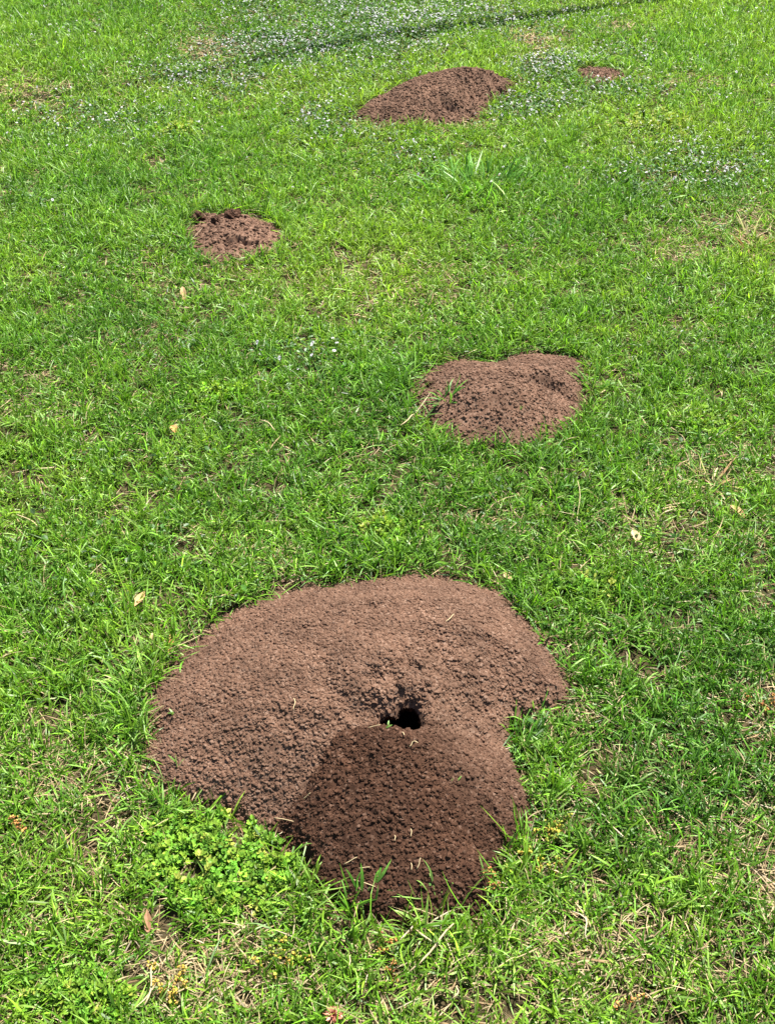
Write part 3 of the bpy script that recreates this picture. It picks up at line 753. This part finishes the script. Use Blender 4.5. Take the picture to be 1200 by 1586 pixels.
leafy_weed((868, 776), 80, 34, 110, 'dark green leafy weed between the largest mound and the two lobed mound', (0.080, 0.195, 0.020), 603, 0.011, 0.022, 0.02)
leafy_weed((345, 616), 52, 24, 60, 'yellow green leafy weed left of the two lobed mound', (0.13, 0.26, 0.018), 604, 0.012, 0.03, 0.06)
leafy_weed((610, 826), 55, 22, 60, 'yellow green leafy weed just above the largest mound', (0.13, 0.25, 0.02), 605, 0.012, 0.03, 0.1)
leafy_weed((905, 910), 72, 26, 70, 'mid green leafy weed with yellow flecks right of the top of the largest mound', (0.09, 0.21, 0.018), 606, 0.012, 0.03, 0.12)
leafy_weed((1000, 200), 85, 22, 90, 'yellow green weed mat below the smallest soil patch', (0.15, 0.26, 0.02), 607, 0.016, 0.036, 0.25)
leafy_weed((272, 207), 45, 14, 50, 'yellow flecked weed mat on the far left of the lawn', (0.14, 0.25, 0.02), 608, 0.016, 0.036, 0.3)
leafy_weed((556, 585), 50, 16, 50, 'bright green leafy weed beside the sparse white flowers', (0.11, 0.26, 0.018), 609, 0.013, 0.03, 0.03)
leafy_weed((1095, 648), 50, 24, 50, 'yellow green leafy weed near the right edge, above the dead grass tuft', (0.13, 0.25, 0.02), 610, 0.012, 0.03, 0.12)

# ------------------------------------------------------------------ yellow seedy weeds
def seedy_weed(name, px, spread, n, label, cols, seed, cat, group, h=0.035, rb=0.0028):
    rg = np.random.default_rng(seed); c = G(*px); cz = float(surf(*c)[0]); loc = (float(c[0]), float(c[1]), cz)
    root = empty(name, loc); tag(root, label, cat, group)
    for i in range(n):
        st = Bag(); hd = Bag()
        p = np.array((c[0] + rg.normal(0, spread), c[1] + rg.normal(0, spread * 1.1), 0)); p[2] = surf(p[0], p[1])[0]
        tip = p + np.array((rg.normal(0, 0.01), rg.normal(0, 0.01), h * rg.uniform(0.6, 1.3)))
        tube(st, [p, (p + tip) / 2 + rg.normal(0, 0.002, 3), tip], [0.0009, 0.0008, 0.0006], (0.16, 0.17, 0.04), 4, 0, False)
        m = rg.integers(9, 17); tt = rg.uniform(0.4, 1.05, m)
        P = p + (tip - p) * tt[:, None] + rg.normal(0, 0.0022, (m, 3))
        ci = np.array(cols)[rg.integers(0, len(cols), m)] * np.exp(rg.normal(0, 0.2, m))[:, None]
        V, L, T, Co = blobs(P, rb * rg.uniform(0.5, 1.0, m), 0, ci, rg, 0.3, 1.0); hd.add(V, L, T, Co)
        st.build('stem', M_STRAW, root, loc=loc); hd.build('seed_spike', M_STRAW, root, loc=loc)
YG = [(0.42, 0.36, 0.05), (0.30, 0.33, 0.05), (0.36, 0.24, 0.04), (0.20, 0.27, 0.04)]
OR = [(0.45, 0.20, 0.06), (0.32, 0.12, 0.045), (0.50, 0.30, 0.08), (0.22, 0.09, 0.04)]
gy_ = 'yellow seeding weeds in the near grass'; go_ = 'rusty seed heads in the near grass'
seedy_weed('seeding_weed', (828, 1335), 0.017, 14, 'yellow green seeding weed at the right foot of the damp, shade-darkened spill', YG, 701, 'weed', gy_)
seedy_weed('seeding_weed', (852, 1290), 0.012, 8, 'pale yellow seeding weed right of the largest mound, upper of the pair', YG, 702, 'weed', gy_)
seedy_weed('seeding_weed', (440, 1500), 0.016, 10, 'yellow green seeding weed in the straw below the large leafy weed patch', YG, 703, 'weed', gy_)
seedy_weed('seeding_weed', (278, 1525), 0.012, 9, 'golden seeding weed standing in dry straw near the lower left', [YG[0], YG[2], OR[2]], 704, 'weed', gy_)
seedy_weed('rusty_seed_head', (588, 1470), 0.008, 6, 'orange brown seed head just below the damp spill of the largest mound', OR, 705, 'seed head', go_, 0.03, 0.0024)
seedy_weed('rusty_seed_head', (604, 1508), 0.007, 5, 'orange brown seed head, lower one of the two beneath the damp spill', OR, 706, 'seed head', go_, 0.026, 0.0022)
seedy_weed('rusty_seed_head', (748, 1378), 0.005, 3, 'small orange seed head touching the lower right edge of the damp spill', OR, 707, 'seed head', go_, 0.03, 0.0022)
seedy_weed('rusty_seed_head', (1182, 1115), 0.012, 6, 'rusty seed head at the right edge, level with the burrow hole', OR, 708, 'seed head', go_, 0.03, 0.0024)
seedy_weed('rusty_seed_head', (30, 1288), 0.007, 4, 'rusty seed head at the left edge, left of the large leafy weed patch', OR, 709, 'seed head', go_, 0.03, 0.0024)
seedy_weed('rusty_seed_head', (962, 1562), 0.005, 3, 'rusty seed head low in the nearest grass on the right', OR, 710, 'seed head', go_, 0.03, 0.0022)

# reddish star-shaped dry seed head
def star_head():
    rg = np.random.default_rng(720); c = G(517, 1566, 0.03); z = float(gz(*c)); loc = (float(c[0]), float(c[1]), z)
    root = empty('star_seed_head', loc); tag(root, 'round spiky reddish dry seed head at the bottom edge of the lawn', 'seed head')
    st = Bag(); tube(st, [(c[0], c[1], z), (c[0] + .002, c[1], z + .014), (c[0], c[1], z + .028)], 0.0012, (0.3, 0.2, 0.1), 5); st.build('stem', M_STRAW, root, loc=loc)
    n = 60; az = rg.uniform(0, 6.28, n); el = np.arcsin(rg.uniform(-0.2, 1, n))
    base = np.repeat(np.array([[c[0], c[1], z + .028]]), n, 0); t = rg.random((n, 1))
    col = np.array((0.42, 0.10, 0.06)) * t + np.array((0.62, 0.36, 0.24)) * (1 - t)
    V, L, T, Co = blade_geo(base, dirs(az, el), rg.uniform(0.009, 0.016, n), np.full(n, 0.0034), rg.uniform(-0.2, 0.3, n), rg.normal(0, 1, n), col, prof=(0.3, 0.8, 1.0))
    bb = Bag(); bb.add(V, L, T, Co); bb.build('bracts', M_STRAW, root, loc=loc)
star_head()

# ------------------------------------------------------------------ tufts of broader grass, dead tufts
def tuft(name, px, n, L, W, label, col, seed, cat, group, spread=0.015, el=(0.35, 1.3), mat=None, droop=(0.1, 0.5), tilt=0.0):
    rg = np.random.default_rng(seed); c = G(*px)
    a = rg.uniform(0, 6.28, n); r = spread * np.sqrt(rg.random(n))
    x = c[0] + r * np.cos(a); y = c[1] + r * np.sin(a); z = surf(x, y)
    az = a + rg.normal(0, 0.5, n)
    colr = np.array(col)[rg.integers(0, len(col), n)] * np.exp(rg.normal(0, 0.18, n))[:, None]
    V, Lo, T, Co = blade_geo(np.column_stack((x, y, z)), dirs(az, rg.uniform(*el, n)), L * rg.uniform(0.5, 1.15, n), W * rg.uniform(0.6, 1.2, n), rg.uniform(*droop, n), rg.normal(0, 0.4, n), colr, prof=(0.6, 0.95, 1.0, 0.75, 0.45), lat=rg.normal(0, 0.15, n), zmin=z)
    loc = (float(c[0]), float(c[1]), float(gz(*c)))
    bb = Bag(); bb.add(V, Lo, T, Co)
    return tag(bb.build(name, mat or M_GRASS, None, loc=loc), label, cat, group)
GC = [(0.075, 0.21, 0.02), (0.10, 0.25, 0.025), (0.13, 0.28, 0.045)]
GCl = [(0.15, 0.30, 0.05), (0.10, 0.24, 0.025), (0.20, 0.33, 0.07)]
DC = [(0.42, 0.33, 0.18), (0.33, 0.22, 0.10), (0.25, 0.15, 0.07), (0.28, 0.28, 0.09)]
gt = 'tufts of broad bladed grass'; gd = 'tufts of dead straw coloured grass'
tuft('grass_tuft', (738, 296), 110, 0.15, 0.0075, 'tall broad bladed grass tuft between the far mound and the two lobed mound', GC, 801, 'grass tuft', gt, 0.15, (0.5, 1.35))
tuft('grass_tuft', (205, 1050), 26, 0.085, 0.0055, 'light green grass tuft leaning at the upper left edge of the largest mound', GCl, 802, 'grass tuft', gt, 0.03)
tuft('grass_tuft', (60, 1055), 30, 0.08, 0.005, 'long bladed grass tuft at the left edge, level with the top of the largest mound', GC, 803, 'grass tuft', gt, 0.04)
tuft('grass_tuft', (500, 880), 34, 0.06, 0.0045, 'fresh grass tuft behind the largest mound, touching its far rim', GC, 804, 'grass tuft', gt, 0.035)
tuft('grass_tuft', (850, 985), 26, 0.065, 0.005, 'short grass tuft against the right shoulder of the largest mound', GC, 805, 'grass tuft', gt, 0.025)
tuft('grass_tuft', (915, 590), 26, 0.075, 0.005, 'dark grass tuft hugging the right rim of the two lobed mound', GC, 806, 'grass tuft', gt, 0.03)
tuft('grass_tuft', (768, 1410), 24, 0.07, 0.0045, 'grass tuft at the lower right corner of the damp spill', GC, 807, 'grass tuft', gt, 0.025)
tuft('grass_tuft', (560, 1425), 26, 0.055, 0.0045, 'grass tuft along the lower rim of the damp spill', GC, 808, 'grass tuft', gt, 0.04)
tuft('grass_tuft', (672, 1425), 22, 0.05, 0.004, 'thin grass tuft sprouting right of centre below the damp spill', GCl, 809, 'grass tuft', gt, 0.03)
tuft('grass_tuft', (690, 640), 22, 0.06, 0.0045, 'grass tuft covering the lower left rim of the two lobed mound', GC, 810, 'grass tuft', gt, 0.02)
tuft('dead_grass_tuft', (1100, 748), 34, 0.085, 0.0050, 'dead brown rosette of straw near the right edge, below the yellow green weed', DC, 821, 'dead grass', gd, 0.02, (0.05, 0.9), M_STRAW)
tuft('dead_grass_tuft', (1165, 372), 40, 0.12, 0.0055, 'pale straw tuft at the right edge, below the drift of white flowers', DC, 822, 'dead grass', gd, 0.05, (0.1, 0.9), M_STRAW)
tuft('dead_grass_tuft', (430, 870), 26, 0.04, 0.0028, 'small brown dead tuft behind the left shoulder of the largest mound', DC, 823, 'dead grass', gd, 0.02, (0.05, 0.8), M_STRAW)
tuft('dead_grass_tuft', (350, 1535), 46, 0.055, 0.0026, 'tangle of pale straw low on the left, beside the golden seeding weed', DC, 824, 'dead grass', gd, 0.05, (0.0, 0.7), M_STRAW)
tuft('dead_grass_tuft', (1120, 1395), 36, 0.05, 0.0026, 'pale straw tangle right of the damp spill, near the right edge', DC, 825, 'dead grass', gd, 0.05, (0.0, 0.6), M_STRAW)

# ------------------------------------------------------------------ dry leaves
def dry_leaf(px, L, W, rot, label, col, seed, lift=0.022, tilt=0.5):
    rg = np.random.default_rng(seed); c = G(px[0], px[1], lift); z = float(surf(*c)[0]) + lift
    nl = 8; V = []
    for i in range(nl + 1):
        t = i / nl; w_ = W * 0.5 * math.sin(math.pi * min(1, t * 0.9 + 0.08)) ** 0.8 * (1 + 0.22 * rg.normal())
        if i == nl: w_ = 0.0004
        curl = 0.25 * W * math.sin(3 * t + seed)
        for s, cc in ((-1, 0.3), (0, 0.0), (1, 0.34)): V.append((s * w_, (t - 0.5) * L, abs(s) * cc * w_ * 1.6 + curl))
    V = np.array(V); ct, s_ = math.cos(tilt), math.sin(tilt)
    V = V @ np.array(((1, 0, 0), (0, ct, s_), (0, -s_, ct))); cr, sr = math.cos(rot), math.sin(rot)
    V = V @ np.array(((cr, sr, 0), (-sr, cr, 0), (0, 0, 1)))
    Fq = []
    for i in range(nl):
        for k in range(2): Fq += [i * 3 + k, i * 3 + k + 1, i * 3 + k + 4, i * 3 + k + 3]
    bb = Bag(); base = np.array((c[0], c[1], z))
    bb.add(V + base, Fq, [4] * (2 * nl), np.array(col) * rg.uniform(0.75, 1.2, (len(V), 1)))
    e = V[1] + base; dvec = V[1] - V[4]; dvec /= np.linalg.norm(dvec) + 1e-9
    tube(bb, [e, e + dvec * L * 0.12 + (0, 0, -0.001), e + dvec * L * 0.22 + (0, 0, -0.003)], 0.0006, np.array(col) * 0.6, 4)
    loc = (float(c[0]), float(c[1]), z - lift)
    return tag(bb.build('dry_leaf', M_STRAW, None, loc=loc), label, 'dry leaf', 'dry leaves fallen on the lawn')
TN = (0.46, 0.29, 0.13)
dry_leaf((217, 926), 0.034, 0.014, -0.45, 'tan dry leaf standing alone left of the largest mound', TN, 901, 0.03, 0.4)
dry_leaf((268, 985), 0.022, 0.014, 0.3, 'orange tan curled leaf near the largest mound, upper of a close pair', (0.52, 0.30, 0.11), 902, 0.03, 0.2)
dry_leaf((264, 1000), 0.024, 0.012, -0.35, 'orange tan curled leaf near the largest mound, lower of a close pair', (0.52, 0.28, 0.09), 903, 0.026, 0.3)
dry_leaf((237, 986), 0.013, 0.010, 0.1, 'small round pale leaf left of the orange pair', (0.58, 0.42, 0.20), 904, 0.03, 0.6)
dry_leaf((1142, 787), 0.038, 0.015, 0.9, 'tan dry leaf near the right edge, below the dead brown rosette', (0.52, 0.32, 0.15), 905)
dry_leaf((984, 822), 0.028, 0.018, 0.2, 'pale beige dry leaf right of the dark green leafy weed', (0.46, 0.33, 0.19), 906)
dry_leaf((785, 886), 0.022, 0.014, 0.7, 'pale dry leaf just behind the far right rim of the largest mound', (0.46, 0.33, 0.17), 907)
dry_leaf((97, 830), 0.022, 0.016, 0.4, 'small brown leaf far left, above the tan leaf that stands alone', (0.48, 0.30, 0.16), 908)
dry_leaf((228, 1422), 0.030, 0.012, 0.15, 'dull brown leaf below the left end of the large leafy weed patch', (0.30, 0.16, 0.09), 909, 0.02, 0.3)
dry_leaf((284, 452), 0.045, 0.016, 0.2, 'brown dry leaf below the small rough mound', (0.42, 0.27, 0.14), 910)
dry_leaf((268, 662), 0.020, 0.016, 0.8, 'small orange leaf left of the middle of the lawn', (0.50, 0.27, 0.10), 911)

# ------------------------------------------------------------------ dry stalks and straw bits
def stalk(name, p0, p1, r, label, col, cat, group, z0=0.02, z1=0.03, bend=0.004):
    f = (lambda X, Y: gz(X, Y) + 0.025) if name == 'dry_stalk' else surf
    a = hit(p0[0], p0[1], f); c = hit(p1[0], p1[1], f)
    A = np.array((a[0], a[1], float(surf(*a)[0]) + (z0 if name == 'dry_stalk' else 0.004))); Bp = np.array((c[0], c[1], float(surf(*c)[0]) + (z1 if name == 'dry_stalk' else 0.006)))
    if name == 'dry_stalk': A[2] = gz(*a) + z0; Bp[2] = gz(*c) + z1
    pts = [A + (Bp - A) * t + np.array((0, 0, 1.0)) * bend * 4 * t * (1 - t) + np.array((bend, 0, 0)) * math.sin(5 * t) for t in np.linspace(0, 1, 7)]
    bb = Bag(); tube(bb, pts, [r, r, r * 1.05, r, r * .95, r * .9, r * .6], col, 5)
    loc = tuple(float(q) for q in (A + Bp) / 2)
    return tag(bb.build(name, M_STRAW, None, True, loc=loc), label, cat, group)
SC = (0.44, 0.35, 0.20)
gs = 'bleached stalks lying in the grass'
stalk('dry_stalk', (634, 1508), (706, 1440), 0.0014, 'long straight pale stalk slanting up below the damp spill', SC, 'stalk', gs, 0.03, 0.04)
stalk('dry_stalk', (892, 760), (896, 815), 0.0007, 'thin upright pale stalk by the dark green leafy weed', SC, 'stalk', gs, 0.05, 0.02)
stalk('dry_stalk', (225, 1560), (242, 1495), 0.0012, 'thin pale stalk standing in the straw near the lower left', SC, 'stalk', gs, 0.03, 0.03)
stalk('dry_stalk', (405, 660), (430, 676), 0.0012, 'short pale stalk in the grass left of the two lobed mound', SC, 'stalk', gs, 0.04, 0.04)
stalk('dry_stalk', (620, 668), (644, 650), 0.0014, 'short pale forked stalk left of the lower rim of the two lobed mound', SC, 'stalk', gs, 0.04, 0.04)
stalk('dry_stalk', (700, 1550), (712, 1530), 0.0011, 'tiny pale stalk in the nearest grass, right of the red spiky seed head', SC, 'stalk', gs, 0.03, 0.03)
stalk('dry_stalk', (885, 1415), (918, 1462), 0.0008, 'curved grey straw stalk in the grass right of the damp spill', (0.5, 0.42, 0.3), 'stalk', gs, 0.03, 0.03, 0.008)
stalk('dry_stalk', (60, 820), (30, 800), 0.0013, 'short bleached stalk at the left edge above the lone tan leaf', SC, 'stalk', gs, 0.03, 0.03)
gb = 'bits of straw on the damp soil'
for (p0, p1, lab, z) in (
        ((533, 1341), (554, 1332), 'short pale straw bit on the lower left of the damp soil', .045), ((556, 1348), (574, 1347), 'short flat straw bit just right of the pale bit on the damp soil', .04),
        ((611, 1297), (612, 1307), 'stubby straw bit in the middle of the damp soil', .07), ((636, 1287), (637, 1300), 'thin upright straw bit right of the stubby one', .07),
        ((645, 1349), (652, 1333), 'slanted pale straw bit on the lower middle of the damp soil', .045), ((636, 1340), (638, 1352), 'dull straw bit beside the slanted one', .045),
        ((425, 1270), (456, 1277), 'long curved straw bit lying across the left border of the damp soil', .03), ((545, 1365), (582, 1377), 'longest straw bit, along the lower edge of the damp soil', .02),
        ((570, 1130), (590, 1127), 'pale root bit on the left lip of the burrow hole', .135), ((622, 1137), (627, 1143), 'tiny root bit on the front lip of the burrow hole', .135),
        ((634, 1160), (640, 1153), 'short straw bit below the burrow hole', .125), ((640, 1151), (648, 1155), 'pale straw bit just right below the burrow hole', .125),
        ((470, 1240), (482, 1232), 'fine straw bit near the left border of the damp soil', .05)):
    stalk('straw_bit', p0, p1, 0.00065, lab, SC, 'straw', gb, z, z, 0.0008)
stalk('straw_bit', (690, 965), (705, 955), 0.0007, 'fine straw bit on the dry back slope of the largest mound', SC, 'straw', 'straw bits on the dry soil', .11, .11, 0.002)
stalk('straw_bit', (455, 1085), (457, 1105), 0.0007, 'fine straw bit on the dry left slope of the largest mound', SC, 'straw', 'straw bits on the dry soil', .1, .1, 0.002)

# small green sprouts on the soil
def sprout(px, z, L, n, label, seed, W=0.003):
    rg = np.random.default_rng(seed); c = hit(px[0], px[1], surf); zz = float(surf(*c)[0])
    x = np.full(n, c[0]) + rg.normal(0, 0.003, n); y = np.full(n, c[1]) + rg.normal(0, 0.003, n)
    V, Lo, T, Co = blade_geo(np.column_stack((x, y, np.full(n, zz))), dirs(rg.uniform(0, 6.28, n), rg.uniform(0.3, 1.2, n)), L * rg.uniform(0.7, 1.2, n), np.full(n, W), rg.uniform(0, .3, n), rg.normal(0, .5, n), np.repeat(np.array([(0.14, 0.26, 0.05)]), n, 0))
    bb = Bag(); bb.add(V, Lo, T, Co); loc = (float(c[0]), float(c[1]), zz)
    return tag(bb.build('grass_sprout', M_GRASS, None, loc=loc), label, 'sprout', 'green sprouts on the mounds')
sprout((600, 1128), .135, 0.014, 2, 'pale green sprout on the lip of the burrow hole', 951)
sprout((655, 1372), .02, 0.026, 2, 'single green blade lying on the lower edge of the damp soil', 952)
sprout((612, 1385), .012, 0.022, 2, 'upright green blade at the foot of the damp soil', 953)
sprout((700, 1215), .05, 0.014, 3, 'tiny green sprout on the upper right of the damp soil', 954, 0.0022)
sprout((278, 1185), .03, 0.024, 3, 'green blades poking from the lower left slope of the largest mound', 955)
sprout((272, 1105), .03, 0.018, 3, 'green blades poking from the left rim of the largest mound', 956)
sprout((806, 636), .04, 0.018, 4, 'tiny green sprout on the front slope of the two lobed mound', 957)
sprout((742, 1352), .02, 0.03, 4, 'thin blades on the lower right of the damp soil', 958, 0.0022)

# ------------------------------------------------------------------ clods
def clod(px, z, R, label, damp, seed, n=9):
    rg = np.random.default_rng(seed); c = hit(px[0], px[1], surf); zz = float(surf(*c)[0])
    V0, F0 = ico(4); V = V0 * np.array((1.0, 0.85, 0.8))
    q = V0 * 2.2 + seed
    dsp = (fbm(q[:, 0] + q[:, 2], q[:, 1] - q[:, 2] * 0.7, seed, 4) - 0.5) * 0.9 + (fbm(q[:, 0] * 4 + q[:, 2] * 3, q[:, 1] * 4 - q[:, 2] * 2, seed + 5, 3) - 0.5) * 0.5
    V = V * (1 + dsp)[:, None] * R + np.array((c[0], c[1], zz + R * 0.45))
    loc = (float(c[0]), float(c[1]), zz)
    o = mesh_obj('soil_clod', V, F0.ravel(), [3] * len(F0), M_SOIL, None, None, None, False, {'DampShade': np.full(len(V), damp)}, loc)  # one even soil tone, darker by the given amount
    return tag(o, label, 'soil clod', 'clods of soil')
clod((362, 338), .035, 0.023, 'dark clod standing on top of the small rough mound', 0.9, 971)
clod((308, 342), .015, 0.022, 'dark clod at the left end of the small rough mound', 0.85, 972)
clod((335, 344), .02, 0.015, 'smaller dark clod between the two larger ones on the small rough mound', 0.7, 973)
clod((221, 1198), .012, 0.0085, 'single brown clod in the grass left of the largest mound', 0.1, 974)
clod((665, 597), .01, 0.010, 'dark clod at the left tip of the two lobed mound', 0.8, 975)
clod((645, 1030), .15, 0.010, 'lump of soil on the crest above the burrow hole', 0.1, 976)
clod((660, 1060), .14, 0.009, 'lump of soil just above right of the burrow hole', 0.1, 977)
clod((622, 1062), .145, 0.008, 'lump of soil right above the burrow hole', 0.3, 978)

# ------------------------------------------------------------------ unseen log rail, added to throw the thin shadow across the far lawn
def rail():
    h = 2.0; k = h / math.tan(SUN_EL); ox, oy = math.sin(SUN_AZ) * k, math.cos(SUN_AZ) * k
    a = G(1010, 2); c = G(150, 135); e = (c - a) / np.linalg.norm(c - a)
    A = a - e * 1.6; Bq = c + e * 1.6
    A = np.array((A[0] + ox, A[1] + oy)); Bq = np.array((Bq[0] + ox, Bq[1] + oy))
    root = empty('shadow_rail', (float(A[0]), float(A[1]), 0)); tag(root, 'unseen log rail on two posts, added to shade a strip of the far lawn', 'rail')
    rg = np.random.default_rng(990); n = 40; bb = Bag()
    pts = [np.array((*(A + (Bq - A) * t), h + 0.03 * math.sin(9 * t))) + rg.normal(0, 0.006, 3) for t in np.linspace(0, 1, n)]
    tube(bb, pts, 0.004 + 0.054 * np.linspace(1, 0, n) ** 1.2 * (1 + rg.normal(0, 0.10, n)), (0, 0, 0), 10); bb.build('log', M_WOOD, root, True, loc=root.location)  # tapered so that its shadow dissolves to the left
    for P in (A, Bq):
        bb = Bag(); q = P + (e if P is A else -e) * 0.12
        tube(bb, [(q[0], q[1], z_) for z_ in (-0.05, 0.7, 1.4, h - 0.02)], (0.06, 0.058, 0.055, 0.05), (0, 0, 0), 10); bb.build('post', M_WOOD, root, True, loc=root.location)
rail()
